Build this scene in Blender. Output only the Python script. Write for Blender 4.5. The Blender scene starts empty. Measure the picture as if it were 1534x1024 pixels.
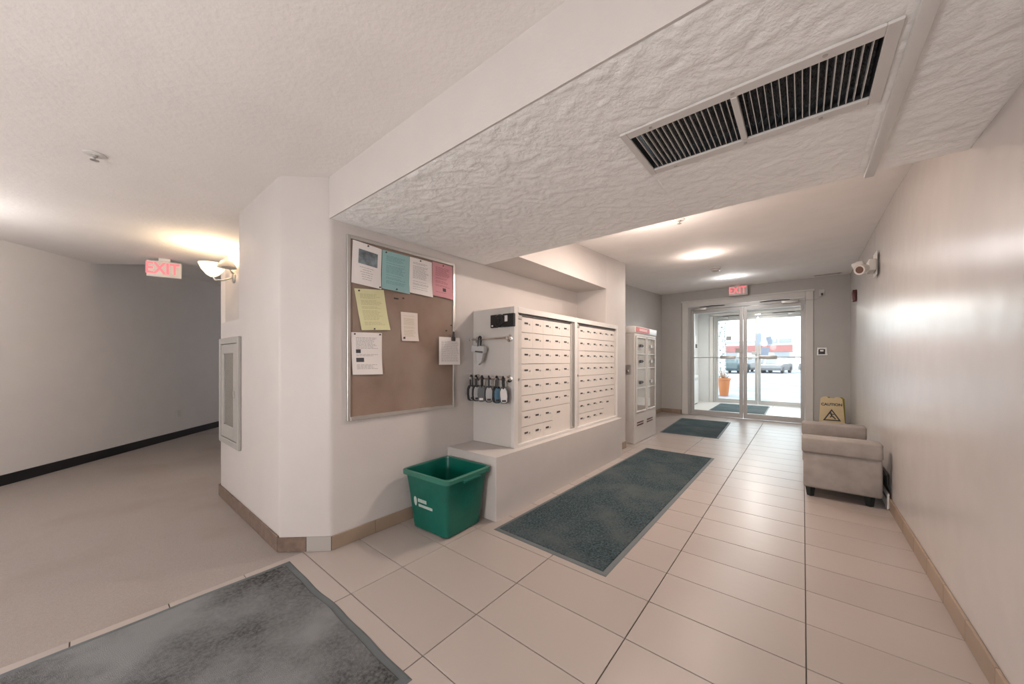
import bpy, bmesh, math, random
from mathutils import Vector, Matrix
random.seed(7)
C = bpy.context.scene.collection
sc = bpy.context.scene
R = math.radians
# ---------------------------------------------------------------- camera, world, lights, exposure
cam_d = bpy.data.cameras.new('camera'); cam = bpy.data.objects.new('camera', cam_d); C.objects.link(cam)
cam.location = (0, 0, 1.2); cam.rotation_euler = (R(90), 0, math.atan2(436, 530))
cam_d.sensor_width = 36; cam_d.lens = 530/1534*36; cam_d.shift_y = 28/1534; cam_d.clip_start = .02; cam_d.clip_end = 500
sc.camera = cam
sc.view_settings.view_transform = 'Standard'; sc.view_settings.look = 'None'
sc.view_settings.gamma = 1; sc.view_settings.use_curve_mapping = False
sc.view_settings.exposure = 1.22
w = bpy.data.worlds.new('world'); sc.world = w; w.use_nodes = True
bg = w.node_tree.nodes['Background']; bg.inputs[0].default_value = (.86, .94, 1, 1); bg.inputs[1].default_value = 2.2
WARM = (1, .82, .71); NEUT = (1, .98, .975); COOL = (.86, .94, 1)
def light(name, kind, loc, power, col, size=.2, rot=(0, 0, 0), sy=None):
    d = bpy.data.lights.new(name, kind); d.energy = power; d.color = col
    if kind == 'AREA':
        d.shape = 'RECTANGLE' if sy else 'DISK'; d.size = size
        if sy: d.size_y = sy
    elif kind == 'POINT': d.shadow_soft_size = size
    o = bpy.data.objects.new(name, d); o.location = loc; o.rotation_euler = rot; C.objects.link(o); return o
def Zc(y): return 2.47 + (y-3.41)*.0515          # the entry ceiling climbs a little towards the doors
LOBBY = [(-1.0, 3.15), (-1.0, 5.03), (-.98, 7.2)]
for i, (x, y) in enumerate(LOBBY):
    light('downlight_lamp', 'AREA', (x, y, Zc(y)-.02), (13, 6, 4)[i], (WARM, (1, .86, .76), NEUT)[i], .15)
    light('entry_fill', 'POINT', (x, y, Zc(y)-(.34, .14, .14)[i]), (7, 3, 2.6)[i], (WARM, WARM, NEUT)[i], .03)  # added bare point light without a fixture, brightens the entry ceiling
HALL = [(-1.3, -1.3), (-4.7, -.75)]  # invented ceiling lamps out of view, added to light the hall
for x, y in HALL:
    light('hall_fill_lamp', 'POINT', (x, y, 1.95), (3, 6)[x < -2], NEUT, .14)
ADDED_LAMPS = [(-.75, -1.7, 1.15), (-3.7, -1.5, 1.30)]  # standing lamps added out of view to light hall and low ceiling
for x, y, z in ADDED_LAMPS:
    light('floor_fill_lamp', 'POINT', (x, y, z), 60 if x > -2 else 13, NEUT, .12)
light('sconce_lamp', 'POINT', (-4.60, .84, 2.17), 6, (1, .80, .52), .04)
light('vestibule_lamp', 'AREA', (-.9, 10.3, 2.5), 24, (1, .97, .93), .15)
light('vestibule_fill', 'POINT', (-.9, 10.3, 2.25), 6, (1, .98, .95), .1)  # added bare point light that belongs to no vestibule fixture
p = light('door_portal', 'AREA', (-.92, 11.9, 1.2), 1, (1, 1, 1), 2.1, (R(-90), 0, 0), 2.3); p.data.cycles.is_portal = True

# ---------------------------------------------------------------- materials
MATS = {}
def mat(name, col, rough=.6, world=False, rvar=None, metal=0, spec=.5, bump=None, var=0, vscale=4, emit=None, es=1, mixcol=None, mscale=3, mlo=.45, mhi=.6, objvar=0, detail=3):
    m = bpy.data.materials.new(name); m.use_nodes = True; nt = m.node_tree; b = nt.nodes['Principled BSDF']
    b.inputs['Base Color'].default_value = (*col, 1); b.inputs['Roughness'].default_value = rough
    b.inputs['Metallic'].default_value = metal; b.inputs['Specular IOR Level'].default_value = spec
    tc = nt.nodes.new('ShaderNodeTexCoord')
    geo = nt.nodes.new('ShaderNodeNewGeometry') if world else None
    def noise(s, d=3, r=.55):
        n = nt.nodes.new('ShaderNodeTexNoise'); n.inputs['Scale'].default_value = s; n.inputs['Detail'].default_value = d
        n.inputs['Roughness'].default_value = r; nt.links.new(geo.outputs['Position'] if world else tc.outputs['Object'], n.inputs['Vector']); return n
    src = None
    n = noise(vscale, detail); mx = nt.nodes.new('ShaderNodeMix'); mx.data_type = 'RGBA'
    ra = nt.nodes.new('ShaderNodeMapRange'); ra.inputs[1].default_value = .3; ra.inputs[2].default_value = .7
    nt.links.new(n.outputs['Fac'], ra.inputs[0]); nt.links.new(ra.outputs[0], mx.inputs[0])
    v = max(var, .015)
    mx.inputs[6].default_value = (*[c*(1-v) for c in col], 1); mx.inputs[7].default_value = (*[min(1, c*(1+v)) for c in col], 1)
    src = mx.outputs[2]
    if mixcol:
        n2 = noise(mscale, 4); r2 = nt.nodes.new('ShaderNodeMapRange'); r2.inputs[1].default_value = mlo; r2.inputs[2].default_value = mhi
        m2 = nt.nodes.new('ShaderNodeMix'); m2.data_type = 'RGBA'; nt.links.new(n2.outputs['Fac'], r2.inputs[0])
        nt.links.new(r2.outputs[0], m2.inputs[0]); nt.links.new(src, m2.inputs[6]); m2.inputs[7].default_value = (*mixcol, 1); src = m2.outputs[2]
    if objvar:
        oi = nt.nodes.new('ShaderNodeObjectInfo'); hs = nt.nodes.new('ShaderNodeHueSaturation'); r3 = nt.nodes.new('ShaderNodeMapRange')
        r3.inputs[3].default_value = 1-objvar; r3.inputs[4].default_value = 1+objvar
        nt.links.new(oi.outputs['Random'], r3.inputs[0]); nt.links.new(r3.outputs[0], hs.inputs['Value']); nt.links.new(src, hs.inputs['Color']); src = hs.outputs[0]
    nt.links.new(src, b.inputs['Base Color'])
    if rvar:
        n4 = noise(rvar[0], 5, .65); n4.inputs['Distortion'].default_value = .3; r4 = nt.nodes.new('ShaderNodeMapRange'); r4.inputs[1].default_value = .38; r4.inputs[2].default_value = .66
        r4.inputs[3].default_value = rvar[1]; r4.inputs[4].default_value = rvar[2]; nt.links.new(n4.outputs['Fac'], r4.inputs[0]); nt.links.new(r4.outputs[0], b.inputs['Roughness'])
    if bump:
        n3 = noise(bump[0], bump[2] if len(bump) > 2 else 3, .6); bp = nt.nodes.new('ShaderNodeBump'); bp.inputs['Distance'].default_value = bump[1]
        nt.links.new(n3.outputs['Fac'], bp.inputs['Height']); nt.links.new(bp.outputs[0], b.inputs['Normal'])
    if emit:
        b.inputs['Emission Color'].default_value = (*emit, 1); b.inputs['Emission Strength'].default_value = es
    MATS[name] = m; return m
WALL = (.53, .495, .475)
M_wall = mat('greige wall paint', WALL, .42, spec=.35, bump=(60, .0006), var=.02)
M_wallgloss = mat('satin greige wall paint', WALL, .27, spec=.75, bump=(2.2, .006, 2), var=.02)
M_grey = mat('grey wall paint', (.50, .48, .455), .5, spec=.3, bump=(60, .0006), var=.02)
M_hall = mat('hall wall paint', (.70, .66, .64), .6, spec=.3, bump=(60, .0006), var=.02)
M_ceil2 = mat('entry ceiling paint', (.90, .87, .85), .8, spec=.2, bump=(38, .0022, 4), var=.02)
M_ceil = mat('ceiling paint', (.74, .70, .675), .8, spec=.2, bump=(38, .0022, 4), var=.02)
# heavy knockdown plaster on the low ceiling
M_stip = mat('knockdown plaster', (.86, .86, .855), .75, spec=.25, bump=(60, .004, 4), var=.03, vscale=14)
M_grout = mat('grout', (.13, .115, .10), .9)
M_tile = mat('beige porcelain tile', (.37, .32, .292), .32, world=True, spec=.3, bump=(5, .0012, 3), var=.03, vscale=.9, objvar=.03)
M_base = mat('tan base tile', (.30, .225, .165), .4, var=.08, objvar=.08)
M_base2 = mat('pale base tile', (.36, .335, .31), .4, var=.05)
M_vinyl = mat('brown vinyl base', (.16, .11, .085), .5, var=.25, vscale=20)
M_black = mat('black vinyl base', (.012, .011, .013), .4)
M_carpet = mat('greige carpet', (.36, .315, .29), .95, spec=.1, bump=(420, .004, 2), var=.08, vscale=160, mixcol=(.31, .255, .22), mscale=1.1, mlo=.5, mhi=.8)
M_mat = mat('charcoal mat pile', (.065, .095, .105), .95, spec=.1, bump=(330, .010, 2), var=.7, vscale=75, detail=8, mixcol=(.12, .14, .145), mscale=2.4, mlo=.42, mhi=.72)
M_mat2 = mat('worn grey mat pile', (.10, .10, .10), .95, spec=.1, bump=(300, .010, 2), var=.75, vscale=70, mixcol=(.27, .275, .28), mscale=1.9, mlo=.36, mhi=.62, detail=8)
M_rub = mat('mat rubber border', (.10, .115, .12), .6, var=.1)
M_white = mat('white enamel', (.62, .60, .58), .35, var=.02)
M_offw = mat('white laminate', (.55, .525, .50), .4, var=.02)
M_mail = mat('off white mailbox door', (.66, .615, .575), .38, var=.015)
M_alu = mat('brushed aluminium', (.50, .485, .465), .38, metal=.75, var=.04)
M_frame = mat('painted aluminium frame', (.47, .455, .44), .4, metal=.3, var=.03)
M_trim = mat('door casing paint', (.66, .63, .60), .45, var=.02)
M_chrome = mat('chrome', (.75, .73, .70), .12, metal=1)
M_dark = mat('black plastic', (.012, .013, .015), .4)
M_slot = mat('dark label slot', (.045, .04, .04), .5)
M_cork = mat('cork', (.26, .185, .145), .9, spec=.1, bump=(220, .002), var=.16, vscale=3, mixcol=(.30, .235, .195), mscale=1.6, mlo=.4, mhi=.7)
M_green = mat('green plastic', (.001, .10, .072), .33, var=.12, vscale=5, bump=(6, .004))
M_sofa = mat('taupe microfibre', (.30, .27, .25), .85, spec=.25, var=.13, vscale=9, bump=(300, .001))
M_sofaleg = mat('black painted leg', (.012, .018, .018), .35)
M_paper = mat('white paper', (.72, .68, .66), .8); M_teal = mat('pale teal paper', (.26, .43, .43), .8)
M_pink = mat('pink paper', (.56, .27, .30), .8); M_yel = mat('pale yellow paper', (.62, .60, .36), .8)
M_cream = mat('cream paper', (.66, .58, .53), .8); M_ink = mat('grey print', (.30, .30, .31), .8); M_inkd = mat('dark print', (.06, .06, .07), .8)
M_inkt = mat('teal print', (.13, .25, .27), .8); M_inkp = mat('plum print', (.28, .10, .13), .8); M_inky = mat('olive print', (.42, .40, .22), .8)
M_blue = mat('pale blue paper', (.28, .38, .55), .7); M_photo = mat('grey photo print', (.16, .19, .21), .7, var=.5, vscale=18)
M_red = mat('dark red plastic', (.09, .012, .014), .4); M_redband = mat('red header', (.50, .09, .09), .4)
M_exit = mat('exit letter red', (.75, .10, .12), .5, emit=(1, .22, .24), es=.35)
M_exitbox = mat('exit sign housing', (.62, .57, .53), .5, emit=(.9, .5, .45), es=.0)
M_lamp = mat('lit lamp diffuser', (1, .95, .85), .5, emit=(1, .88, .66), es=3)
M_shade = mat('frosted glass shade', (.9, .78, .6), .4, emit=(1, .80, .52), es=.75)
M_lens = mat('dark lamp lens', (.13, .07, .055), .2)
M_yelp = mat('yellow plastic', (.62, .50, .30), .5, var=.05); M_yeld = mat('mustard plastic', (.35, .30, .03), .5)
M_metalgrey = mat('grey filter mesh', (.12, .13, .135), .8, var=.7, vscale=110, spec=.1, bump=(120, .004))
M_duct = mat('dark duct', (.02, .022, .025), .8)
M_vest = mat('vestibule wall paint', (.66, .66, .655), .5)
M_vfloor = mat('pale vestibule tile', (.55, .53, .51), .3, objvar=.03)
M_snow = mat('snowy asphalt', (.26, .285, .33), .8, mixcol=(.13, .155, .20), mscale=.7, mlo=.45, mhi=.7, var=.1, bump=(2, .05))
M_bldg = mat('white stucco', (.45, .42, .42), .8); M_bred = mat('red siding', (.34, .13, .12), .7); M_bwin = mat('far window glass', (.25, .28, .32), .2)
M_orange = mat('orange planter', (.38, .12, .03), .6); M_stone = mat('grey stone', (.28, .31, .30), .8, var=.5, vscale=8, objvar=.5)
M_carb = mat('teal car paint', (.03, .06, .07), .25); M_carw = mat('silver car paint', (.16, .16, .17), .25); M_tyre = mat('tyre rubber', (.02, .02, .02), .8)
M_twig = mat('bare twigs', (.25, .14, .09), .8)
def glassmat(name, tint=(.97, .985, .98), gl=.16, rough=.02):
    m = bpy.data.materials.new(name); m.use_nodes = True; nt = m.node_tree; nt.nodes.remove(nt.nodes['Principled BSDF'])
    o = nt.nodes['Material Output']; t = nt.nodes.new('ShaderNodeBsdfTransparent'); t.inputs[0].default_value = (*tint, 1)
    g = nt.nodes.new('ShaderNodeBsdfGlossy'); g.inputs['Roughness'].default_value = rough; g.inputs[0].default_value = (.9, .9, .9, 1)
    lw = nt.nodes.new('ShaderNodeLayerWeight'); lw.inputs[0].default_value = .5; pw = nt.nodes.new('ShaderNodeMath'); pw.operation = 'POWER'; pw.inputs[1].default_value = 4
    f = nt.nodes.new('ShaderNodeMapRange'); f.inputs[3].default_value = .025; f.inputs[4].default_value = .8; nt.links.new(lw.outputs['Facing'], pw.inputs[0]); nt.links.new(pw.outputs[0], f.inputs[0]); x = nt.nodes.new('ShaderNodeMixShader')
    nt.links.new(f.outputs[0], x.inputs[0]); nt.links.new(t.outputs[0], x.inputs[1]); nt.links.new(g.outputs[0], x.inputs[2]); nt.links.new(x.outputs[0], o.inputs[0]); return m
M_glass = glassmat('clear glass')

# ---------------------------------------------------------------- mesh helpers
class MB:
    def __init__(s): s.bm = bmesh.new()
    def box(s, x0, x1, y0, y1, z0, z1, bev=0, seg=1, rot=None):
        g = bmesh.ops.create_cube(s.bm, size=1)['verts']
        for v in g: v.co = Vector(((x0+x1)/2+v.co.x*(x1-x0), (y0+y1)/2+v.co.y*(y1-y0), (z0+z1)/2+v.co.z*(z1-z0)))
        if bev:
            es = list({e for v in g for e in v.link_edges})
            r = bmesh.ops.bevel(s.bm, geom=es, offset=bev, segments=seg, affect='EDGES', profile=.5)
            g = list({v for f in r['faces'] for v in f.verts} | {v for v in g if v.is_valid})
        if rot: bmesh.ops.transform(s.bm, matrix=rot, verts=g)
        return s
    def cyl(s, p0, p1, r0, r1=None, n=16, cap=True):
        p0 = Vector(p0); p1 = Vector(p1); d = p1-p0; r1 = r0 if r1 is None else r1
        M = Matrix.Translation((p0+p1)/2) @ d.to_track_quat('Z', 'Y').to_matrix().to_4x4()
        bmesh.ops.create_cone(s.bm, cap_ends=cap, segments=n, radius1=r0, radius2=r1, depth=d.length, matrix=M); return s
    def tube(s, pts, r, n=8):
        for a, b in zip(pts[:-1], pts[1:]): s.cyl(a, b, r, n=n)
        for q in pts[1:-1]: bmesh.ops.create_icosphere(s.bm, subdivisions=1, radius=r, matrix=Matrix.Translation(q))
        return s
    def lathe(s, prof, c=(0, 0, 0), n=24, M=None):
        rings = []
        M = M or Matrix.Translation(c)
        for r, z in prof: rings.append([s.bm.verts.new(M @ Vector((r*math.cos(2*math.pi*k/n), r*math.sin(2*math.pi*k/n), z))) for k in range(n)])
        for a, b in zip(rings[:-1], rings[1:]):
            for k in range(n): s.bm.faces.new((a[k], a[(k+1) % n], b[(k+1) % n], b[k]))
        if prof[0][0] > .0005: s.bm.faces.new(rings[0][::-1])
        if prof[-1][0] > .0005: s.bm.faces.new(rings[-1])
        return s
    def prism(s, pts, z0, z1, ztop=None):
        a = [s.bm.verts.new((x, y, z0)) for x, y in pts]; b = [s.bm.verts.new((x, y, ztop(x, y) if ztop else z1)) for x, y in pts]
        n = len(pts); s.bm.faces.new(a[::-1]); s.bm.faces.new(b)
        for k in range(n): s.bm.faces.new((a[k], a[(k+1) % n], b[(k+1) % n], b[k]))
        return s
    def extr(s, pts, axis, a, b):      # 2d profile extruded along an axis
        f = {'x': lambda p, t: (t, p[0], p[1]), 'y': lambda p, t: (p[0], t, p[1]), 'z': lambda p, t: (p[0], p[1], t)}[axis]
        A = [s.bm.verts.new(f(p, a)) for p in pts]; B = [s.bm.verts.new(f(p, b)) for p in pts]; n = len(pts)
        s.bm.faces.new(A[::-1]); s.bm.faces.new(B)
        for k in range(n): s.bm.faces.new((A[k], A[(k+1) % n], B[(k+1) % n], B[k]))
        return s
    def sphere(s, c, r, sub=2): bmesh.ops.create_icosphere(s.bm, subdivisions=sub, radius=r, matrix=Matrix.Translation(c)); return s
    def quad(s, *p): s.bm.faces.new([s.bm.verts.new(q) for q in p]); return s
    def mesh(s, name, m, smooth=False):
        bmesh.ops.recalc_face_normals(s.bm, faces=s.bm.faces)
        me = bpy.data.meshes.new(name); s.bm.to_mesh(me); s.bm.free(); me.materials.append(m)
        if smooth:
            for p in me.polygons: p.use_smooth = True
            try: me.set_sharp_from_angle(angle=R(38))
            except Exception: pass
        return me
    def build(s, name, m, parent=None, smooth=False, loc=None, rz=0):
        return link(name, s.mesh(name, m, smooth), parent, loc, rz)
def link(name, me, parent=None, loc=None, rz=0):
    o = bpy.data.objects.new(name, me); C.objects.link(o)
    if parent: o.parent = parent
    if loc is not None: o.location = loc
    if rz: o.rotation_euler.z = rz
    return o
def thing(name, label, cat, loc=(0, 0, 0), rot=(0, 0, 0), group=None):
    o = bpy.data.objects.new(name, None); C.objects.link(o); o.location = loc; o.rotation_euler = rot; o.empty_display_size = .1
    o['label'] = label; o['category'] = cat
    if group: o['group'] = group
    return o
def tag(o, label, cat, group=None):
    o['label'] = label; o['category'] = cat
    if group: o['group'] = group
    return o
def struct(o, label=None, cat=None):
    o['kind'] = 'structure'
    if label: o['label'] = label
    if cat: o['category'] = cat
    return o
def rounded(pts, which, r=.018, n=4):
    out = []; N = len(pts)
    for i, p in enumerate(pts):
        if i not in which: out.append(p); continue
        p = Vector(p); a = Vector(pts[i-1]); b = Vector(pts[(i+1) % N]); u = (a-p).normalized(); v = (b-p).normalized()
        s, e = p+u*r, p+v*r
        for k in range(n+1):
            t = k/n; out.append(tuple((1-t)**2*s+2*t*(1-t)*p+t*t*e))
    return out
def text_mesh(txt, size, m, extr=.0006, name='lettering', bold=.0):
    cu = bpy.data.curves.new('t', 'FONT'); cu.body = txt; cu.size = size; cu.extrude = extr; cu.offset = bold; cu.align_x = 'CENTER'; cu.align_y = 'CENTER'; cu.resolution_u = 3
    o = bpy.data.objects.new('t', cu); C.objects.link(o); bpy.context.view_layer.update()
    me = bpy.data.meshes.new_from_object(o.evaluated_get(bpy.context.evaluated_depsgraph_get())); bpy.data.objects.remove(o)
    me.materials.clear(); me.materials.append(m); me.name = name; return me

# ---------------------------------------------------------------- structure: floors
XL, XR, YD = -2.31, .547, 8.65
def xr(y): return XR if y < 4 else XR+(y-4)*.0217
fl = struct(MB().prism([(-2.422, -3.2), (.70, -3.2), (.70, 8.72), (-2.75, 8.72), (-2.75, 4.6), (-2.422, 4.6)], -.1, -.006).build('floor', M_grout), 'beige porcelain tile floor of the lobby', 'floor')
cols = [(-2.4, -1.8), (-1.8, -1.195), (-1.195, -.595), (-.595, .01), (.01, .61)]
tiles = {}
def tile_mesh(wd, ln, m=None):
    k = (round(wd, 3), round(ln, 3), (m or M_tile).name)
    if k not in tiles: tiles[k] = MB().box(0, wd, 0, ln, -.008, 0, .0012).mesh('tile', m or M_tile)
    return tiles[k]
Y0 = .882-.305*11
k = 0
while Y0+.305*k < 8.6:
    y = Y0+.305*k; k += 1
    for ci, (a, b) in enumerate(cols):
        aa, bb = a+.0022, b-.0022
        if ci == 4: bb = xr(y)-.004
        if ci == 0:
            if y <= .7: aa = -2.4215
            if y > .7: aa = -2.303
            if .7 < y < .95: aa = -2.4215
            if y > .6 and y < .8: aa = -2.36
            if 1.95 < y < 4.1: continue
            if y > 4.7: aa = a+.0022
        if y > 4.75 and ci == 0 and b: pass
        ln = min(.3006, 8.64-y)
        z = random.uniform(-.0006, .0004)
        link('tile', tile_mesh(bb-aa, ln), fl, (aa, y+.0022, z))
    if y > 4.7: link('tile', tile_mesh(.16, min(.3006, 8.64-y)), fl, (-2.5622, y+.0022, 0))
struct(MB().prism([(-11, -3.3), (-2.424, -3.3), (-2.424, .9), (-2.6, 1.0), (-2.6, 4.2), (-11, 4.2)], -.1, -.002).build('floor_carpet', M_carpet), 'greige carpet floor of the side hall', 'floor')
vf = struct(MB().box(-2.42, .6, 8.72, 11.95, -.1, -.01).build('floor_vestibule', M_grout), 'pale tile floor of the entrance vestibule', 'floor')
for i in range(5):
    for j in range(10):
        link('tile', tile_mesh(.5956, .3106, M_vfloor), vf, (-2.418+.604*i, 8.76+.315*j, 0))
struct(MB().box(-2.11, .145, 8.655, 8.755, -.05, .006, .002).build('trim_threshold', M_alu))

# ---------------------------------------------------------------- structure: walls
def wall(name, mb, m, label): return struct(mb.build(name, m, smooth=True), label, 'wall')
pp = rounded([(-3.449, .787), (-2.544, .787), (-2.31, 1.003), (-2.31, 1.3), (-3.449, 1.3)], [0, 1, 2], .02)
pq = rounded([(-4.02, .787), (-2.544, .787), (-2.31, 1.003), (-2.31, 1.3), (-3.449, 1.3), (-3.449, 1.019), (-4.02, 1.019)], [0, 1, 2], .02)
wall('wall_pillar', MB().prism(pq, 0, 1.53).prism(pp, 1.53, 2.7), M_wall, 'greige corner wall with a bevelled edge between hall and lobby')
wall('wall_left', MB().box(-2.55, -2.31, 1.30, 4.17, 0, 2.7), M_wall, 'greige wall that carries the cork board')
wall('wall_pier', MB().prism(rounded([(-2.7, 4.17), (-1.9, 4.17), (-1.9, 4.79), (-2.7, 4.79)], [1, 2], .012), 0, 2.8), M_wall, 'greige pier between mailboxes and tall cabinet')
wall('wall_left_entry', MB().box(-2.75, -2.57, 4.79, 8.9, 0, 3), M_grey, 'grey wall of the entry beyond the tall cabinet')
wall('wall_hall_sconce', MB().box(-5.0, -3.45, 1.021, 1.25, 0, 2.7), M_wall, 'short recessed greige wall that carries the sconce')
wall('wall_hall_side', MB().box(-5.2, -5.0, 1.021, 4.1, 0, 2.7), M_hall, 'hidden greige side wall of the hall')
# the right wall, straight then splayed a little
wall('wall_right', MB().prism([(XR, -3.2), (XR, 4), (.648, 8.65), (.648, 8.8), (.85, 8.8), (.85, -3.2)], 0, 3.0), M_wallgloss, 'long satin greige wall on the right of the lobby')
ax, ay, bx, by = -5.93, -.498, -2.325, 2.11
L = math.hypot(bx, by); ux, uy = bx/L, by/L; nx, ny = -uy, ux     # n points away from the room? fixed below
if nx > 0: nx, ny = -nx, -ny
def W(s, d=0): return (ax+ux*s+nx*d, ay+uy*s+ny*d)
wall('wall_hall_back', MB().prism([W(-3.9), W(5.2), W(5.2, .2), W(-3.9, .2)], 0, 2.8), M_hall, 'long angled greige wall at the back of the hall')
wall('wall_behind', MB().box(-3.3, .85, -3.4, -3.2, 0, 2.8), M_wall, 'greige wall behind the photographer')
wall('wall_hall_end', MB().box(-11, -5.0, 3.9, 4.1, 0, 2.8), M_hall, 'hidden end wall of the hall')
# door wall with an opening
DX0, DX1, DZ = -2.06, .10, 2.42
wall('wall_entry', MB().box(-2.75, DX0, 8.65, 8.80, 0, 3).box(DX1, .86, 8.65, 8.80, 0, 3).box(DX0, DX1, 8.65, 8.80, DZ, 3), M_grey, 'grey wall around the inner glass entrance doors')
# ceilings
hp = [(.85, -3.3), (.85, 1.0), (-2.4, 1.0), (-2.6, 1.25), (-5.26, 1.27), (-6.65, .02), (-9.3, -3.3)]
struct(MB().prism(hp, 2.36, 2.56).build('ceiling', M_ceil), 'smooth beige ceiling over the hall', 'ceiling')
struct(MB().box(-11.5, -4.9, -3.3, 4.2, 2.565, 2.7).build('ceiling_raised', M_ceil), 'raised ceiling at the far end of the hall', 'ceiling')
low = MB()
GX0, GX1, GY0, GY1 = -.54, .176, 1.40, 1.702
Z0, Z1 = 2.10, 2.60
for (a, b, c, d) in ((-2.45, GX0, 1.0, 2.40), (GX1, XR+.15, 1.0, 2.40), (GX0, GX1, 1.0, GY0), (GX0, GX1, GY1, 2.40)): low.box(a, b, c, d, Z0, Z1)
from mathutils import noise as N_
def relief(x0, x1, y0, y1, st=.011):
    nx_ = max(1, round((x1-x0)/st)); ny_ = max(1, round((y1-y0)/st)); G = []
    for j in range(ny_+1):
        row = []
        for i in range(nx_+1):
            x = x0+(x1-x0)*i/nx_; y = y0+(y1-y0)*j/ny_; q = Vector((x*16, y*16, 1.3))
            q2 = q+Vector((N_.noise(q*.6), N_.noise(q*.6+Vector((5, 3, 1))), 0))*1.1
            h = abs(N_.noise(q2))*1.0+.35*N_.noise(q2*2.3); h = min(.55, max(-.05, h))
            row.append(low.bm.verts.new((x, y, 2.0995-.009*h if 0 < i < nx_ and 0 < j < ny_ else 2.0995)))
        G.append(row)
    for j in range(ny_):
        for i in range(nx_): low.bm.faces.new((G[j][i], G[j+1][i], G[j+1][i+1], G[j][i+1]))
relief(-2.31, GX0-.022, 1.002, 2.398); relief(GX1+.029, XR, 1.002, 2.398); relief(GX0-.022, GX1+.029, 1.002, GY0-.04); relief(GX0-.022, GX1+.029, GY1+.038, 2.398)
struct(low.build('ceiling_low', M_stip, smooth=True), 'low ceiling with heavy knockdown plaster texture', 'ceiling')
# smooth painted face of the dropped ceiling
struct(MB().box(-2.31, XR, .992, 1.0, 2.098, 2.36).build('trim_beam_face', M_wall), 'smooth painted edge of the low ceiling')
struct(MB().box(-2.31, -1.9, 2.40, 4.17, 2.10, 2.75).build('wall_bulkhead', M_wall), 'greige bulkhead above the mailboxes', 'wall')
def zz(x, y): return Zc(y)
ec = MB(); P = [(-2.75, 2.40), (.86, 2.40), (.86, 8.72), (-2.75, 8.72)]
a = [ec.bm.verts.new((x, y, Zc(y))) for x, y in P]; b = [ec.bm.verts.new((x, y, 3.1)) for x, y in P]
ec.bm.faces.new(a); ec.bm.faces.new(b)
for k in range(4): ec.bm.faces.new((a[k], a[(k+1) % 4], b[(k+1) % 4], b[k]))
struct(ec.build('ceiling_entry', M_ceil2), 'higher ceiling over the entry', 'ceiling')
struct(MB().box(.226, .262, 1.0, 2.40, 2.078, 2.0998, .004, 2).build('trim_ceiling', M_white, smooth=True), 'long white cover strip on the low ceiling')
# mailbox ledge
struct(MB().prism(rounded([(-2.31, 1.955), (-1.762, 1.955), (-1.762, 4.33), (-1.898, 4.33), (-1.898, 4.169), (-2.31, 4.169)], [1, 2], .008), 0, .478).build('wall_ledge', M_wall, smooth=True), 'low painted ledge under the mailboxes', 'ledge')
# ---- baseboards
bl = struct(MB().box(-2.31, -2.303, 1.0, 1.955, 0, .088).build('baseboard_left', M_grout))
y = 1.003
for ln in (.297, .305, .305):
    l2 = min(ln, 1.953-y)
    link('tile', MB().box(0, .010, 0, l2-.003, .001, .09, .002).mesh('tile', M_base), bl, (-2.309, y+.0015, 0)); y += ln
ch = Vector((-2.31+2.544, 1.003-.787)).normalized()
def chamfer_piece(t0, t1, m, nm='tile', par=None):
    n_ = Vector((ch.y, -ch.x)); A = Vector((-2.544, .787)); q = [A+ch*t0+n_*.001, A+ch*t1+n_*.001, A+ch*t1+n_*.011, A+ch*t0+n_*.011]
    return MB().prism([tuple(v) for v in q], .001, .09).build(nm, m, par)
bp_ = struct(chamfer_piece(-.002, .17, M_vinyl, 'baseboard_pillar')); chamfer_piece(.173, .322, M_base2, 'tile', bp_)
struct(MB().box(-4.03, -2.545, .775, .7865, .001, .10, .002).box(-4.032, -4.0205, .775, 1.2, .001, .10, .002).build('baseboard_hall', M_vinyl))
br = struct(MB().box(XR-.006, XR, -3.1, 4.05, 0, .09).build('baseboard_right', M_grout))
tm = MB().box(-.0115, 0, 0, .303, .001, .095, .002).mesh('tile', M_base)
for i in range(15):
    link('tile', tm, br, (XR-.001, 3.008-.305*(i-3), 0))
struct(MB().prism([W(-3.5, -.012), W(4.9, -.012), W(4.9, -.0005), W(-3.5, -.0005)], 0, .102).build('baseboard_back', M_black))
be = struct(MB().box(-2.57, -2.566, 4.8, 8.65, 0, .09).build('baseboard_entry', M_grout))
for i in range(12): link('tile', MB().box(0, .011, 0, .302, .001, .095, .002).mesh('tile', M_base), be, (-2.569, 4.98+.305*i, 0))
bf = struct(MB().box(-2.555, -2.13, 8.641, 8.649, .001, .09).build('baseboard_front', M_grout))
for i in range(2): link('tile', MB().box(0, .2, -.011, 0, .001, .095, .002).mesh('tile', M_base), bf, (-2.55+.205*i, 8.647, 0))
struct(MB().box(.17, .645, 8.636, 8.649, .001, .09, .002).build('baseboard_entry_right', M_base))
bpr = struct(MB().box(-1.899, -1.893, 4.34, 4.79, 0, .09).build('baseboard_pier', M_grout))
link('tile', MB().box(0, .011, 0, .44, .001, .093, .002).mesh('tile', M_base), bpr, (-1.8985, 4.345, 0))

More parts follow.
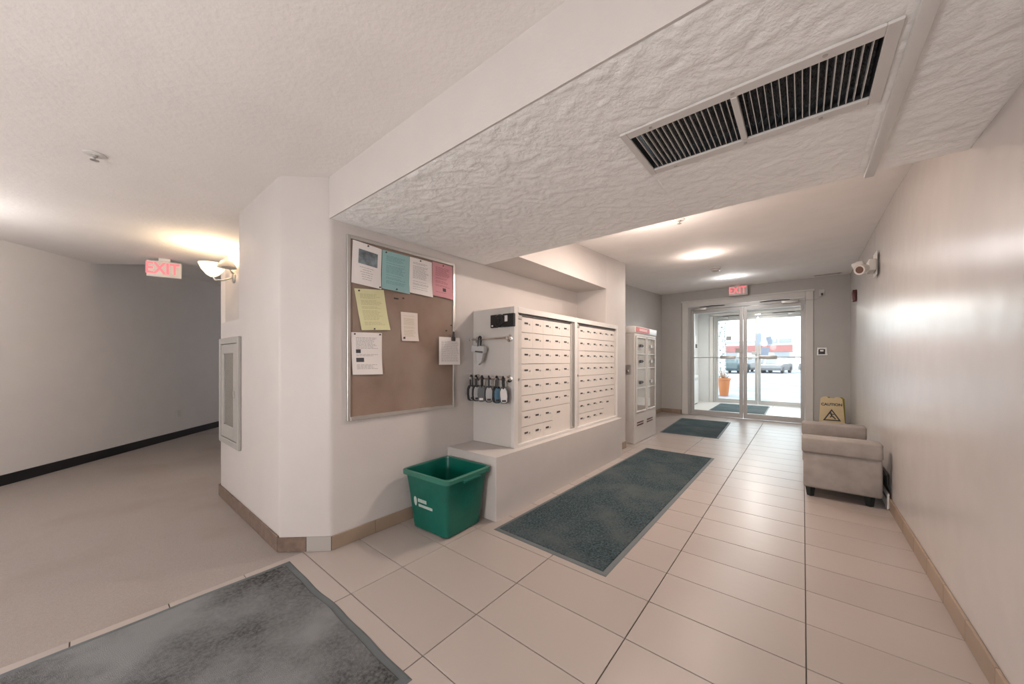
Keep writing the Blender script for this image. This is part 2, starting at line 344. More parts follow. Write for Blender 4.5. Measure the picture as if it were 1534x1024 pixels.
# ---------------------------------------------------------------- entrance doors
struct(MB().box(-2.115, -1.995, 8.628, 8.652, 0, 2.50, .004).box(.035, .148, 8.628, 8.652, 0, 2.50, .004)
       .box(-1.995, .035, 8.628, 8.652, 2.40, 2.50, .004).box(-2.135, .168, 8.618, 8.652, 2.50, 2.535, .004).build('trim_door_casing', M_trim), 'painted casing around the inner doors')
def door_set(n, y, x0, x1, zt, hinge_handles):
    fr = struct(MB().box(x0-.055, x0, y, y+.09, 0, zt+.07, .003).box(x1, x1+.055, y, y+.09, 0, zt+.07, .003).box(x0, x1, y, y+.09, zt, zt+.07, .003).build('trim_door_frame' if n == 1 else 'trim_outer_frame', M_frame))
    mid = (x0+x1)/2
    for i, (a, b) in enumerate(((x0+.004, mid-.004), (mid+.004, x1-.004))):
        d = MB().box(a, a+.062, y+.02, y+.064, .012, zt-.006, .002).box(b-.062, b, y+.02, y+.064, .012, zt-.006, .002)
        d.box(a+.062, b-.062, y+.02, y+.064, .012, .115, .002).box(a+.062, b-.062, y+.02, y+.064, zt-.075, zt-.006, .002)
        D = struct(d.build(f'door_{n+i}', M_frame), ('left', 'right')[i]+(' leaf of the inner glass entrance doors' if n == 1 else ' leaf of the outer glass street doors'), 'door')
        MB().box(a+.063, b-.063, y+.038, y+.044, .116, zt-.076).build('pane', M_glass, D)
        # push bar: rod over the glass, thick pad towards the latch
        if n == 1: pad = (-1.36, -1.08) if i == 0 else (-.68, -.39)
        else: pad = (a+.12, a+.42) if i else (b-.42, b-.12)
        MB().cyl((a+.03, y-.03, 1.27), (b-.03, y-.03, 1.27), .008, n=10).cyl((a+.03, y-.03, 1.27), (a+.03, y+.03, 1.27), .01, n=8).cyl((b-.03, y-.03, 1.27), (b-.03, y+.03, 1.27), .01, n=8)\
            .build('push_bar', M_alu, D, True)
        MB().box(pad[0], pad[1], y-.055, y-.015, 1.24, 1.30, .006, 2).build('push_pad', M_alu, D, True)
        lx = (b-.13, b-.005) if i == 0 else (a+.005, a+.05)
        if i == 0 or n == 3: MB().box(lx[0], lx[1], y-.01, y+.019, 1.37, 1.455, .004).build('lock_case', M_frame, D)
        # closer
        cx = a+.18 if i == 0 else b-.22
        MB().box(cx-.13, cx+.13, y-.05, y+.018, zt-.02, zt+.04, .006, 2).build('door_closer', M_alu, D, True)
        MB().tube([(cx, y-.03, zt+.045), (cx+(.25 if i == 0 else -.25), y-.06, zt+.055), (cx+(.5 if i == 0 else -.5), y+.015, zt+.05)], .009).build('closer_arm', M_slot, D)
door_set(1, 8.645, -1.940, .030, 2.325, True)
door_set(3, 11.72, -1.97, .06, 2.42, True)
cb = MB().tube([(.03, 8.62, 2.40), (.03, 8.62, 2.28), (.0, 8.62, 2.2), (-.03, 8.62, 2.14), (-.03, 8.63, 2.3)], .005).build('power_cable', M_frame)
tag(cb, 'short grey loop of cable hanging at the top right corner of the inner doors', 'cable')
# vestibule shell
wall('wall_vestibule_left', MB().box(-2.62, -2.42, 8.80, 12.0, -.05, 2.9), M_vest, 'pale left wall of the vestibule')
wall('wall_vestibule_right', MB().box(.6, .8, 8.80, 12.0, -.05, 2.9), M_vest, 'pale right wall of the vestibule')
wall('wall_vestibule_front', MB().box(-2.42, -2.03, 11.72, 11.9, -.05, 2.9).box(.12, .6, 11.72, 11.9, -.05, 2.9).box(-2.03, .12, 11.72, 11.9, 2.49, 2.9), M_vest, 'pale wall around the outer street doors')
struct(MB().box(-2.62, .8, 8.8, 12.0, 2.58, 2.9).build('ceiling_vestibule', M_ceil))
struct(MB().box(-2.12, -2.03, 11.69, 11.725, 0, 2.52, .004).box(-2.12, .2, 11.69, 11.725, 2.49, 2.56, .004).box(.115, .2, 11.69, 11.725, 0, 2.49, .004).build('trim_outer_casing', M_trim))
struct(MB().box(-2.03, .12, 11.72, 11.88, -.05, .008, .002).build('trim_outer_threshold', M_alu))
struct(MB().box(-2.42, -2.408, 8.85, 11.7, .001, .1).build('baseboard_vestibule', M_base2))

# ---------------------------------------------------------------- mats
def floor_mat(q, label, m, bw=.03, wav=0):
    # q = four corners counter-clockwise; bevelled rubber border and a pile field
    c = sum((Vector(v) for v in q), Vector((0, 0)))/4
    t = thing('floor_mat', label, 'mat', (c.x, c.y, 0))
    Q = [Vector(v)-c for v in q]; I = []
    for i in range(4):
        u = (Q[i-1]-Q[i]).normalized(); v = (Q[(i+1) % 4]-Q[i]).normalized(); I.append(Q[i]+u*bw+v*bw)
    b = MB(); N = 40
    def loop(P, z, wv=0):
        out = []
        for i in range(4):
            A, B = P[i], P[(i+1) % 4]; e = (B-A).normalized(); nn = Vector((e.y, -e.x))
            for k in range(N):
                s = k/N; off = wv*(math.sin(s*9+i*2)*.6+math.sin(s*23+i)*.4)*math.sin(math.pi*s) if wv else 0
                p = A.lerp(B, s)+nn*off; out.append(b.bm.verts.new((p.x, p.y, z)))
        return out
    lo = loop(Q, .0008, wav); mid = loop([Q[i].lerp(I[i], .25) for i in range(4)], .004, wav); hi = loop(I, .0055, wav)
    for A, B in ((lo, mid), (mid, hi)):
        for k in range(4*N): b.bm.faces.new((A[k], A[(k+1) % (4*N)], B[(k+1) % (4*N)], B[k]))
    b.bm.faces.new(hi[::-1]); b.build('rubber_border', M_rub, t)
    b = MB(); N = 40; lo = loop(I, .0056, wav); hi = loop([Q[i].lerp(I[i], 1.15) for i in range(4)], .0105, wav)
    for k in range(4*N): b.bm.faces.new((lo[k], lo[(k+1) % (4*N)], hi[(k+1) % (4*N)], hi[k]))
    b.bm.faces.new(hi); b.build('pile', m, t)
floor_mat([(-2.375, -1.0), (-1.135, -1.0), (-1.135, .79), (-2.375, .79)], 'large worn grey entrance mat on the tiles along the carpet edge, nearest the camera', M_mat2, .035, .008)
floor_mat([(-1.70, 1.86), (-.845, 1.845), (-.838, 4.93), (-1.67, 4.93)], 'long charcoal runner mat on the tiles in front of the mailboxes', M_mat, .03)
floor_mat([(-1.86, 6.15), (-1.0, 6.2), (-1.08, 8.0), (-1.97, 7.95)], 'small charcoal mat lying before the inner glass doors', M_mat, .03)
floor_mat([(-1.77, 9.62), (-.64, 9.62), (-.66, 11.4), (-1.80, 11.4)], 'charcoal mat inside the vestibule between the two pairs of doors', M_mat, .03)

# ---------------------------------------------------------------- ceiling return grille
g = thing('return_air_grille', 'white rectangular return air grille with narrow louvres set in the low ceiling', 'vent', (-.18, 1.55, 2.1))
def loc(mb, o): bmesh.ops.translate(mb.bm, verts=mb.bm.verts, vec=-Vector(o)); return mb
O = (-.18, 1.55, 2.1)
f = MB()
for (a, b, c, d) in ((-.564, -.538, 1.358, 1.742), (.174, .207, 1.358, 1.742), (-.538, .174, 1.358, 1.402), (-.538, .174, 1.70, 1.742)): f.box(a, b, c, d, 2.090, 2.0995, .002)
loc(f, O).build('frame', M_white, g)
loc(MB().box(-.192, -.172, 1.402, 1.695, 2.088, 2.108, .002), O).build('divider', M_white, g)
lm = MB().box(-.0011, .0011, -.148, .148, -.007, .007).mesh('louvre', M_white)
xs = [-.518+.0195*i for i in range(17)]+[-.158+.0195*i for i in range(17)]
for i, x in enumerate(xs):
    o = link('louvre', lm, g, (x+.18, 1.551-1.55, 2.104-2.1)); o.rotation_euler = (0, R(-6), 0)
loc(MB().box(-.5395, -.537, 1.4005, 1.7015, 2.1, 2.2).box(.173, .1755, 1.4005, 1.7015, 2.1, 2.2).box(-.537, .173, 1.4005, 1.4025, 2.1, 2.2).box(-.537, .173, 1.699, 1.7015, 2.1, 2.2), O).build('duct', M_duct, g)
pl = MB()
n = 44
for i in range(n):
    x = -.53+i*.0161
    pl.quad((x, 1.402, 2.15), (x+.008, 1.402, 2.135), (x+.008, 1.698, 2.135), (x, 1.698, 2.15)).quad((x+.008, 1.402, 2.135), (x+.0161, 1.402, 2.15), (x+.0161, 1.698, 2.15), (x+.008, 1.698, 2.135))
loc(pl, O).build('filter', M_metalgrey, g)
for q in ((-.45, 1.378), (-.182, 1.377), (.05, 1.377), (-.45, 1.722), (-.182, 1.722), (.05, 1.722)):
    loc(MB().cyl((*q, 2.087), (*q, 2.0895), .006, n=10), O).build('screw', M_alu, g)

# ---------------------------------------------------------------- sprinklers, detector, downlights
def sprinkler(x, y, z, label):
    t = thing('sprinkler_head', label, 'sprinkler', (x, y, z))
    MB().lathe([(.045, -.001), (.045, -.005), (.036, -.009), (.012, -.009)], n=20).build('escutcheon', M_white, t, True)
    MB().lathe([(.011, -.0095), (.011, -.02), (.005, -.024), (.005, -.034)], n=12).build('body', M_alu, t, True)
    MB().lathe([(.0, -.0345), (.018, -.0345), (.018, -.037), (0, -.037)], n=12).build('deflector', M_alu, t)
sprinkler(-3.07, .045, 2.36, 'small white sprinkler head on the smooth hall ceiling')
sprinkler(-.86, 3.42, Zc(3.42), 'small sprinkler head on the entry ceiling before the first downlight')
def downlight(x, y, z, label, r=.085, hidden=False):
    t = thing('downlight', label, 'light', (x, y, z), (math.atan(.0515), 0, 0), 'recessed downlights along the entry ceiling')
    MB().lathe([(r, -.001), (r+.022, -.001), (r+.022, -.007), (r, -.010), (r-.004, -.006), (r-.004, -.001)], n=28).build('trim_ring', M_white, t, True)
    MB().lathe([(0, -.004), (r-.006, -.004), (r-.006, -.002), (0, -.002)], n=28).build('diffuser', M_lamp, t)
downlight(*LOBBY[1], Zc(LOBBY[1][1]), 'glowing round recessed downlight, the one nearer the camera in the entry ceiling')
downlight(*LOBBY[2], Zc(LOBBY[2][1]), 'glowing round recessed downlight close to the exit sign by the doors')
downlight(*LOBBY[0], Zc(LOBBY[0][1]), 'round recessed downlight hidden just behind the edge of the low ceiling')
for i, x in enumerate((-1.15, -.7)):
    t = thing('vestibule_light', ('left', 'right')[i]+' small round downlight in the vestibule ceiling', 'light', (x, 10.3, 2.58))
    MB().lathe([(.06, -.001), (.08, -.001), (.08, -.006), (.06, -.006)], n=20).build('trim_ring', M_white, t)
    MB().lathe([(0, -.003), (.058, -.003), (.058, -.001), (0, -.001)], n=20).build('diffuser', M_lamp, t)
t = thing('smoke_detector', 'white domed smoke detector on the entry ceiling between the two downlights', 'detector', (-1.02, 6.1, Zc(6.1)))
MB().lathe([(.07, 0), (.07, -.018), (.06, -.022)], n=24).build('base', M_white, t, True)
MB().lathe([(.06, -.0225), (.058, -.045), (.035, -.06), (0, -.062)], n=24).build('dome', M_offw, t, True)
t = thing('linear_diffuser', 'narrow white linear air diffuser on the entry ceiling near the right corner', 'vent', (.33, 8.3, Zc(8.3)))
MB().box(-.19, .19, -.05, .05, -.012, -.001, .003).build('frame', M_white, t)
for k in (-.018, .018): MB().box(-.17, .17, k-.006, k+.006, -.0135, -.0121).build('slot', M_slot, t)
# ceiling and standing lamps added out of view to brighten hall and low ceiling
for i, (x, y) in enumerate(HALL):
    t = thing('added_ceiling_lamp', ('added round frosted ceiling lamp, unseen behind the camera over the tiles', 'added round frosted ceiling lamp, unseen behind the camera over the carpet')[i], 'light', (x, y, 2.36))
    MB().lathe([(.16, 0), (.16, -.03), (.15, -.035)], n=28).build('base', M_white, t, True)
    MB().lathe([(.15, -.036), (.145, -.07), (.10, -.11), (.05, -.125), (0, -.13)], n=28).build('shade', M_shade, t, True)

for i, (x, y, z) in enumerate(ADDED_LAMPS):
    t = thing('added_floor_lamp', ('added standing lamp with an open globe, unseen behind the camera over the tiles', 'added standing lamp with an open globe, unseen behind the camera on the carpet')[i], 'lamp', (x, y, 0))
    MB().lathe([(.14, .0108), (.14, .03), (.02, .045), (.012, .06), (.012, z-.17), (.03, z-.16), (.03, z-.14), (0, z-.135)], n=20).build('stand', M_alu, t, True)
# ---------------------------------------------------------------- exit signs
def exit_sign(x, y, z, rz, label, wd=.31, h=.185):
    t = thing('exit_sign', label, 'sign', (x, y, z), (0, 0, rz))       # faces -y, hangs from z
    MB().box(-wd/2, wd/2, -.025, .025, -h-.02, -.02, .008, 2).build('housing', M_exitbox, t, True)
    MB().box(-.05, .05, -.018, .018, -.02, .0145, .003).build('canopy', M_white, t)
    o = link('lettering', text_mesh('EXIT', h*.98, M_exit, .0012, bold=.004), t, (-.015, -.0268, -h/2-.02)); o.rotation_euler = (R(90), 0, 0)
    o.scale = (.78, 1, 1)
exit_sign(-5.62, .60, 2.345, R(90-14), 'lit red EXIT sign hanging from the hall ceiling by the wall sconce', .29, .18)
exit_sign(-1.01, 8.40, Zc(8.4), R(6), 'lit red EXIT sign hanging over the inner glass doors', .32, .19)

# ---------------------------------------------------------------- wall sconce
t = thing('wall_sconce', 'lit wall sconce with a frosted bowl shade on the recessed hall wall', 'lamp', (-4.62, 1.021, 2.07))
MB().lathe([(.055, 0), (.055, .012), (.04, .02), (0, .022)], M=Matrix.Rotation(R(90), 4, 'X'), n=20).build('back_plate', M_alu, t, True)
MB().tube([(0, -.02, 0), (0, -.09, -.04), (0, -.16, -.05), (0, -.18, -.01)], .009).build('arm', M_alu, t, True)
MB().lathe([(.02, -.02), (.05, .0), (.09, .05), (.115, .11), (.108, .11), (.085, .055), (.045, .01), (0, 0)], c=(0, -.18, 0), n=24).build('shade', M_shade, t, True)
t2 = MB().lathe([(.0, .065), (.05, .06), (.075, .02), (.08, 0), (.05, .01), (0, .015)], c=(.17, -.10, .06), n=20).build('arm_cup', M_alu, t, True)
MB().cyl((0, -.02, .05), (.15, -.09, .085), .008).build('arm', M_alu, t)

# ---------------------------------------------------------------- extinguisher cabinet
t = thing('extinguisher_cabinet', 'grey metal fire extinguisher cabinet with tall glass window on the hall wall', 'cabinet', (-3.67, .787, .50))
fx = MB()
for (a, b, c, d) in ((-.30, -.25, 0, .89), (.25, .30, 0, .89), (-.25, .25, 0, .05), (-.25, .25, .84, .89)): fx.box(a, b, -.022, -.0005, c, d, .003)
fx.build('frame', mat('grey green enamel', (.34, .325, .305), .4), t)
dd = MB()
for (a, b, c, d) in ((-.245, -.17, .055, .835), (.135, .245, .055, .835), (-.17, .135, .055, .16), (-.17, .135, .76, .835)): dd.box(a, b, -.016, -.004, c, d, .002)
D = dd.build('door', MATS['grey green enamel'], t)
MB().box(-.169, .134, -.010, -.008, .161, .759).build('pane', M_glass, D)
MB().box(.16, .185, -.026, -.0165, .40, .46, .003).build('handle', M_chrome, D)
MB().box(-.2, .16, -.0035, -.001, .12, .79).build('back_panel', mat('tan cabinet back', (.27, .24, .21), .5, var=.1), t)
# outlet on the angled hall wall
s_ = ((-7.531-ax)*ux+(.955-ay)*uy); q = W(s_, -.001)
t = thing('wall_outlet', 'small white wall outlet low on the angled hall wall', 'outlet', (q[0], q[1], .377), (0, 0, math.atan2(uy, ux)))
MB().box(-.036, .036, -.007, -.0002, -.058, .058, .002).build('plate', M_white, t)
for dz in (-.022, .022): MB().box(-.014, .014, -.009, -.0072, dz-.012, dz+.012, .001).build('socket', M_offw, t)

# ---------------------------------------------------------------- cork board and papers (wall plane x = XL)
t = thing('cork_board', 'large aluminium framed cork notice board on the greige wall', 'board', (XL, 1.56, 1.41))
f = MB()
for (a, b, c, d) in ((-.462, -.44, -.605, .615), (.44, .462, -.605, .615), (-.44, .44, -.605, -.58), (-.44, .44, .592, .615)): f.box(.0008, .02, a, b, c, d, .002)
f.build('frame', M_alu, t)
MB().box(.0008, .010, -.44, .44, -.58, .592).build('cork', M_cork, t)
def paper(c4, m, label, ink, name='notice', photo=None, pins=((.5, .96),), dx=.0125, blocks=(), margin=.14):
    # c4: corners (y,z) top-left, top-right, bottom-right, bottom-left on the wall
    tl, tr, br_, bl_ = [Vector(q) for q in c4]; c = (tl+tr+br_+bl_)/4
    def P(u, v, lift=0):
        q = tl.lerp(tr, u).lerp(bl_.lerp(br_, u), v)-c
        curl = .010*max(0, v-.55)**1.5*4*(u*.6+.4)+.003*math.sin(u*3.1)
        return (lift+curl, q.x, q.y)
    t = thing(name, label, 'paper', (XL+dx, c.x, c.y))
    b = MB(); n = 8
    for s_, lf in ((0, 0), (1, .0006)):
        g_ = [[b.bm.verts.new(P(i/n, j/n, lf)) for i in range(n+1)] for j in range(n+1)]
        for j in range(n):
            for i in range(n): b.bm.faces.new((g_[j][i], g_[j][i+1], g_[j+1][i+1], g_[j+1][i]))
    b.build('sheet', m, t, True)
    b = MB(); v = .12 if not photo else photo[3]+.07
    if ink:
        while v < .88:
            if any(bv0-.02 < v < bv1+.01 for (_, _, bv0, bv1) in blocks) or random.random() < .14: v += .03; continue
            u0 = margin if not photo else .25+random.random()*.1; u1 = 1-margin-random.random()*.22 if not photo else 1-u0
            u = u0
            while u < u1:
                e = min(u1, u+random.uniform(.04, .13))
                b.quad(P(u, v, .0011), P(e, v, .0011), P(e, v+.011, .0011), P(u, v+.011, .0011)); u = e+.018
            v += .031 if not photo else .055
        b.build('printed_lines', ink, t)['kind'] = 'stuff'
    for (u0, u1, v0, v1) in ([photo] if photo else [])+list(blocks):
        b = MB(); k = 4
        for i in range(k):
            for j in range(k):
                A, B_ = u0+(u1-u0)*i/k, u0+(u1-u0)*(i+1)/k; c_, d_ = v0+(v1-v0)*j/k, v0+(v1-v0)*(j+1)/k
                b.quad(P(A, c_, .0012), P(B_, c_, .0012), P(B_, d_, .0012), P(A, d_, .0012))
        b.build('picture', M_photo if photo and (u0, u1, v0, v1) == tuple(photo) else M_inkd, t)
    for (u, v) in pins:
        q = P(u, v, .001); MB().cyl(q, (q[0]+.006, q[1], q[2]), .0045, .006, n=10).build('pin', M_slot, t)
paper([(1.137, 2.0), (1.345, 1.985), (1.335, 1.70), (1.125, 1.715)], M_paper, 'white notice with a grey harbour photo, top left on the cork board', M_ink, photo=(.2, .86, .16, .50), pins=((.5, .04), (.94, .96)))
paper([(1.350, 1.985), (1.572, 1.985), (1.568, 1.70), (1.342, 1.71)], M_teal, 'pale teal notice in the top row of the cork board', M_inkt, pins=((.12, .05), (.5, .95)), dx=.0128)
paper([(1.574, 1.985), (1.780, 1.985), (1.782, 1.705), (1.566, 1.715)], M_paper, 'white printed notice between the teal and pink ones on the cork board', M_ink, pins=((.45, .05),), dx=.0150)
paper([(1.788, 1.995), (1.997, 1.995), (1.997, 1.715), (1.786, 1.725)], M_pink, 'pink notice at the top right corner of the cork board', M_inkp, pins=((.5, .05),), blocks=((.48, .64, .72, .82),))
paper([(1.146, 1.680), (1.360, 1.700), (1.406, 1.420), (1.196, 1.405)], M_yel, 'pale yellow tilted notice under the harbour notice on the cork board', M_inky, pins=((.13, .05), (.42, .97)))
paper([(1.498, 1.562), (1.645, 1.565), (1.650, 1.350), (1.505, 1.347)], M_cream, 'small cream notice alone in the middle of the cork board', M_inky, pins=((.1, .9),), blocks=((.1, .2, .86, .93),))
paper([(1.125, 1.388), (1.346, 1.395), (1.346, 1.105), (1.134, 1.107)], M_paper, 'white notice with two tiny dark pictures low on the left of the cork board', M_ink, pins=((.1, .04), (.92, .04)), blocks=((.13, .28, .40, .49), (.13, .38, .60, .70)))
t = thing('held_notice', 'white notice hanging from a dark clip at the right edge of the cork board', 'paper', (XL+.03, 1.953, 1.28))
MB().box(0, .0012, -.113, .113, -.113, .115).build('sheet', M_paper, t)
b = MB()
for k in range(22):
    u = -.09
    while u < .08:
        e = u+random.uniform(.01, .03); b.quad((.0015, u, .08-k*.0078), (.0015, e, .08-k*.0078), (.0015, e, .0775-k*.0078), (.0015, u, .0775-k*.0078)); u = e+.005
b.build('printed_lines', M_ink, t)['kind'] = 'stuff'
MB().box(-.003, .012, .015, .055, .085, .118, .003).cyl((.005, .035, .11), (.008, .035, .165), .012, .007, n=8).build('clip', M_slot, t)
for i, (y, z) in enumerate([(1.46, 1.655), (1.52, 1.665), (1.985, 1.50), (1.93, 1.45)]):
    t = thing('push_pin', ('dark loose push pin under the teal notice', 'reddish loose push pin under the teal notice, right of the dark one', 'dark push pin at the right edge of the cork board', 'small brown push pin just above the clipped notice')[i], 'pin', (XL+.0104, y, z))
    MB().box(0, .006, -.018 if i == 0 else -.007, .018 if i == 0 else .007, -.005, .005, .002).build('head', M_slot if i != 1 else M_red, t)

# ---------------------------------------------------------------- mailbox cabinet
FX = -1.83
t = thing('mailbox_cabinet', 'white wall cabinet with two banks of small locked mailboxes on the ledge', 'mailboxes', (0, 0, 0))
MB().box(-2.309, -1.866, 2.253, 4.166, .4785, 1.648, .003).box(-1.897, -1.866, 4.1665, 4.357, .4785, 1.648, .002).build('body', M_offw, t)
f = MB()
for (a, b, c, d) in ((2.253, 2.305, .479, 1.648), (3.255, 3.305, .479, 1.648), (4.325, 4.357, .479, 1.648), (2.305, 3.255, 1.60, 1.648), (3.305, 4.325, 1.60, 1.648), (2.305, 3.255, .479, .502), (3.305, 4.325, .479, .502)):
    f.box(-1.8655, FX, a, b, c, d, .0015)
f.build('face_frame', M_white, t)
fi = MB()
for y0, y1, ya, yb in ((2.307, 3.253, 2.375, 3.195), (3.307, 4.323, 3.37, 4.305)):
    for (a, b, c, d) in ((y0, ya-.002, .504, 1.598), (yb+.002, y1, .504, 1.598), (ya, yb, 1.580, 1.598)): fi.box(-1.8655, -1.845, a, b, c, d, .001)
fi.build('inner_frame', M_offw, t)
MB().box(-1.8655, -1.834, 3.205, 3.225, .51, 1.59, .001).box(-1.8655, -1.834, 3.236, 3.246, .51, 1.59, .001).build('hinge_rail', M_alu, t)
MB().box(-1.8655, -1.842, 2.34, 3.2, 1.583, 1.596).box(-1.8655, -1.842, 3.36, 4.31, 1.583, 1.596).build('top_slot', M_slot, t)
for y in (2.335, 3.338):
    MB().cyl((-1.8449, y, 1.045), (-1.838, y, 1.045), .011, n=12).build('master_lock', M_alu, t)
    MB().box(-1.8448, -1.840, y-.02, y+.035, 1.55, 1.575, .001).build('corner_latch', M_alu, t)
dm = {}
def mdoor(y0, y1, z0, z1, par, kind=0):
    k = (round(y1-y0, 3), round(z1-z0, 3))
    if k not in dm: dm[k] = MB().box(0, .012, .0002, y1-y0-.0002, .0022, z1-z0-.0022, .0005).mesh('mailbox_door', M_mail)
    o = link('mailbox_door', dm[k], par, (-1.865, y0, z0)); return o
plate = MB().box(0, .002, -.029, .020, -.0075, .0075, .0005).mesh('number_plate', M_slot)
lockm = MB().cyl((0, 0, 0), (.004, 0, 0), .0075, n=10).mesh('lock', M_alu)
par_slot = MB().box(0, .003, -.03, .03, -.008, .008, .001).mesh('parcel_handle', M_slot)
zr = [.495+k*(1.578-.495)/8 for k in range(9)]
for base, n6, cw, nb in ((2.377, 5, .1635, 3), (3.372, 6, .1555, 4)):
    for r in range(8):
        ncol = n6 if r >= 2 else nb
        for c in range(ncol):
            y = base+c*cw; o = mdoor(y, y+cw, zr[r], zr[r+1], t)
            link('number_plate', plate, o, (.0122, cw*.45, (zr[1]-zr[0])*.60)); link('lock', lockm, o, (.0122, cw*.45+.045, (zr[1]-zr[0])*.55))
    y0 = base+nb*cw; o = mdoor(y0, base+n6*cw, zr[0], zr[2], t)
    link('parcel_handle', par_slot, o, (.0122, .10, .205))

# ---------------------------------------------------------------- things on the cabinet side (plane y = 2.253)
SY = 2.253
for i, (z, lb) in enumerate(((1.385, 'upper'), (1.05, 'lower'))):
    t = thing('rail_bar', f'{lb} chrome grab rail on the side of the mailbox cabinet', 'rail', (-2.02, SY, z))
    MB().cyl((-.245, -.075, 0), (.165, -.075, 0), .009, n=12).build('bar', M_chrome, t, True)
    for x in (-.225, .145):
        MB().cyl((x, -.075, 0), (x, -.008, 0), .009, n=12).lathe([(.03, 0), (.03, .006), (.014, .014), (.0, .014)], M=Matrix.Translation((x, -.0005, 0)) @ Matrix.Rotation(R(90), 4, 'X'), n=18).build('bracket', M_chrome, t, True)
        MB().cyl((x+(-.026 if x < 0 else .028), -.075, 0), (x+(-.020 if x < 0 else .020), -.075, 0), .014, n=12).build('end_cap', M_chrome, t)
def lockbox(x, z, bm_, label, lean=0, tilt=0, wd=.034, y=SY-.075, card=False, slim=False):
    t = thing('key_lockbox', label, 'lockbox', (x, y, z), (0, R(tilt), R(lean)), 'realtor lockboxes hooked over the lower rail')
    # shackle over the bar, opening down
    pts = [(0, .022*math.cos(a), -.006+.022*math.sin(a)) for a in [math.pi*k/8 for k in range(9)]]
    pts = [(0, .022, -.085)]+pts+[(0, -.022, -.085)]
    MB().tube(pts, .0068, 8).build('shackle', M_dark, t, True)
    h = .13
    prof = [(-wd*.55, -.07), (wd*.55, -.07), (wd*.95, -.10), (wd, -.15), (wd*.8, -.195), (wd*.45, -.205), (-wd*.45, -.205), (-wd*.8, -.195), (-wd, -.15), (-wd*.95, -.10)]
    MB().extr(prof, 'y', -.018, .020).build('body', M_dark, t)
    MB().extr([(a*.82, (b+.14)*.86-.14) for a, b in prof], 'y', -.024, -.0185).build('cover', bm_, t)
    MB().box(-wd*.5, wd*.5, -.027, -.0245, -.19, -.172, .001).build('badge', M_paper if card else M_slot, t)
M_lb = mat('grey lockbox shell', (.42, .42, .42), .4); M_lbb = mat('blue lockbox shell', (.10, .20, .28), .35)
lockbox(-2.275+.02, 1.055, M_lb, 'grey and black lockbox, first from the wall on the lower rail', 70)
lockbox(-2.195, 1.055, M_lb, 'grey and black lockbox, second from the wall on the lower rail', 62)
lockbox(-2.125, 1.055, M_dark, 'all black lockbox with a white badge, third from the wall on the lower rail', 30, card=True)
lockbox(-2.045, 1.055, M_lb, 'light grey lockbox, fourth from the wall on the lower rail', 48)
lockbox(-1.955, 1.055, M_lbb, 'blue fronted lockbox hanging fifth along the lower rail', 62)
lockbox(-1.885, 1.055, M_offw, 'white lockbox nearest the cabinet front on the lower rail', 28, tilt=-4)
t = thing('key_lockbox', 'pale grey lockbox hooked alone on the upper rail', 'lockbox', (-2.15, SY-.075, 1.39), (0, R(5), R(15)))
pts = [(0, .022*math.cos(a), -.006+.024*math.sin(a)) for a in [math.pi*k/8 for k in range(9)]]
MB().tube([(0, .022, -.07)]+pts+[(0, -.022, -.07)], .008).build('shackle', M_dark, t, True)
MB().box(-.065, .065, -.03, .03, -.125, -.06, .014, 3).extr([(-.02, -.12), (.055, -.12), (.04, -.2), (.015, -.225), (0, -.2)], 'y', -.02, .02).build('body', M_lb, t, True)
MB().box(-.02, .055, -.0335, -.0305, -.118, -.107, .001).build('slot', M_slot, t)
for i, (x0, x1, lb) in enumerate(((-2.075, -2.0, 'left black square key case stuck high on the cabinet side'), (-1.935, -1.815, 'right black key case with a white card stuck high on the cabinet side'))):
    t = thing('key_case', lb, 'key case', ((x0+x1)/2, SY, 1.535)); h = (x1-x0)/2
    MB().box(-h, h, -.025, -.0005, -.055, .055, .005, 2).build('body', M_dark, t)
    MB().box(-h*.6, -h*.1, -.0275, -.0252, -.045 if i == 0 else -.01, -.033 if i == 0 else .04, .0008).build('card', M_paper, t)
t = thing('round_key_case', 'round black key case between the two square ones on the cabinet side', 'key case', (-1.968, SY, 1.535))
MB().lathe([(.055, .0005), (.055, .03), (.045, .042), (.0, .045)], M=Matrix.Rotation(R(90), 4, 'X'), n=24).build('body', M_dark, t, True)
MB().lathe([(.02, .0455), (.018, .05), (0, .051)], M=Matrix.Rotation(R(90), 4, 'X'), n=16).build('knob', M_dark, t, True)

# ---------------------------------------------------------------- recycling bin
t = thing('recycling_bin', 'empty green plastic recycling bin on the tiles beside the mailbox ledge', 'bin', (-2.02, 1.705, 0), (0, 0, R(3)))
def rrect(hx, hy, r, z, n=5):
    o = []
    for cx, cy, a0 in ((hx-r, hy-r, 0), (-hx+r, hy-r, 90), (-hx+r, -hy+r, 180), (hx-r, -hy+r, 270)):
        for k in range(n+1):
            a = R(a0+90*k/n); o.append((cx+r*math.cos(a), cy+r*math.sin(a), z))
    return o
def shell(levels, cap=True):
    b = MB(); rings = [[b.bm.verts.new(v) for v in rrect(*l)] for l in levels]; n = len(rings[0])
    for A, B_ in zip(rings[:-1], rings[1:]):
        for k in range(n): b.bm.faces.new((A[k], A[(k+1) % n], B_[(k+1) % n], B_[k]))
    if cap: b.bm.faces.new(rings[0][::-1]); b.bm.faces.new(rings[-1])
    return b
HX, HY = .178, .172
shell([(HX-.012, HY-.012, .03, .002), (HX, HY, .035, .012), (HX+.022, HY+.02, .035, .24), (HX+.045, HY+.038, .035, .41), (HX+.041, HY+.034, .033, .412), (HX+.018, HY+.016, .03, .24), (HX-.006, HY-.006, .03, .02)]).build('tub', M_green, t, True)
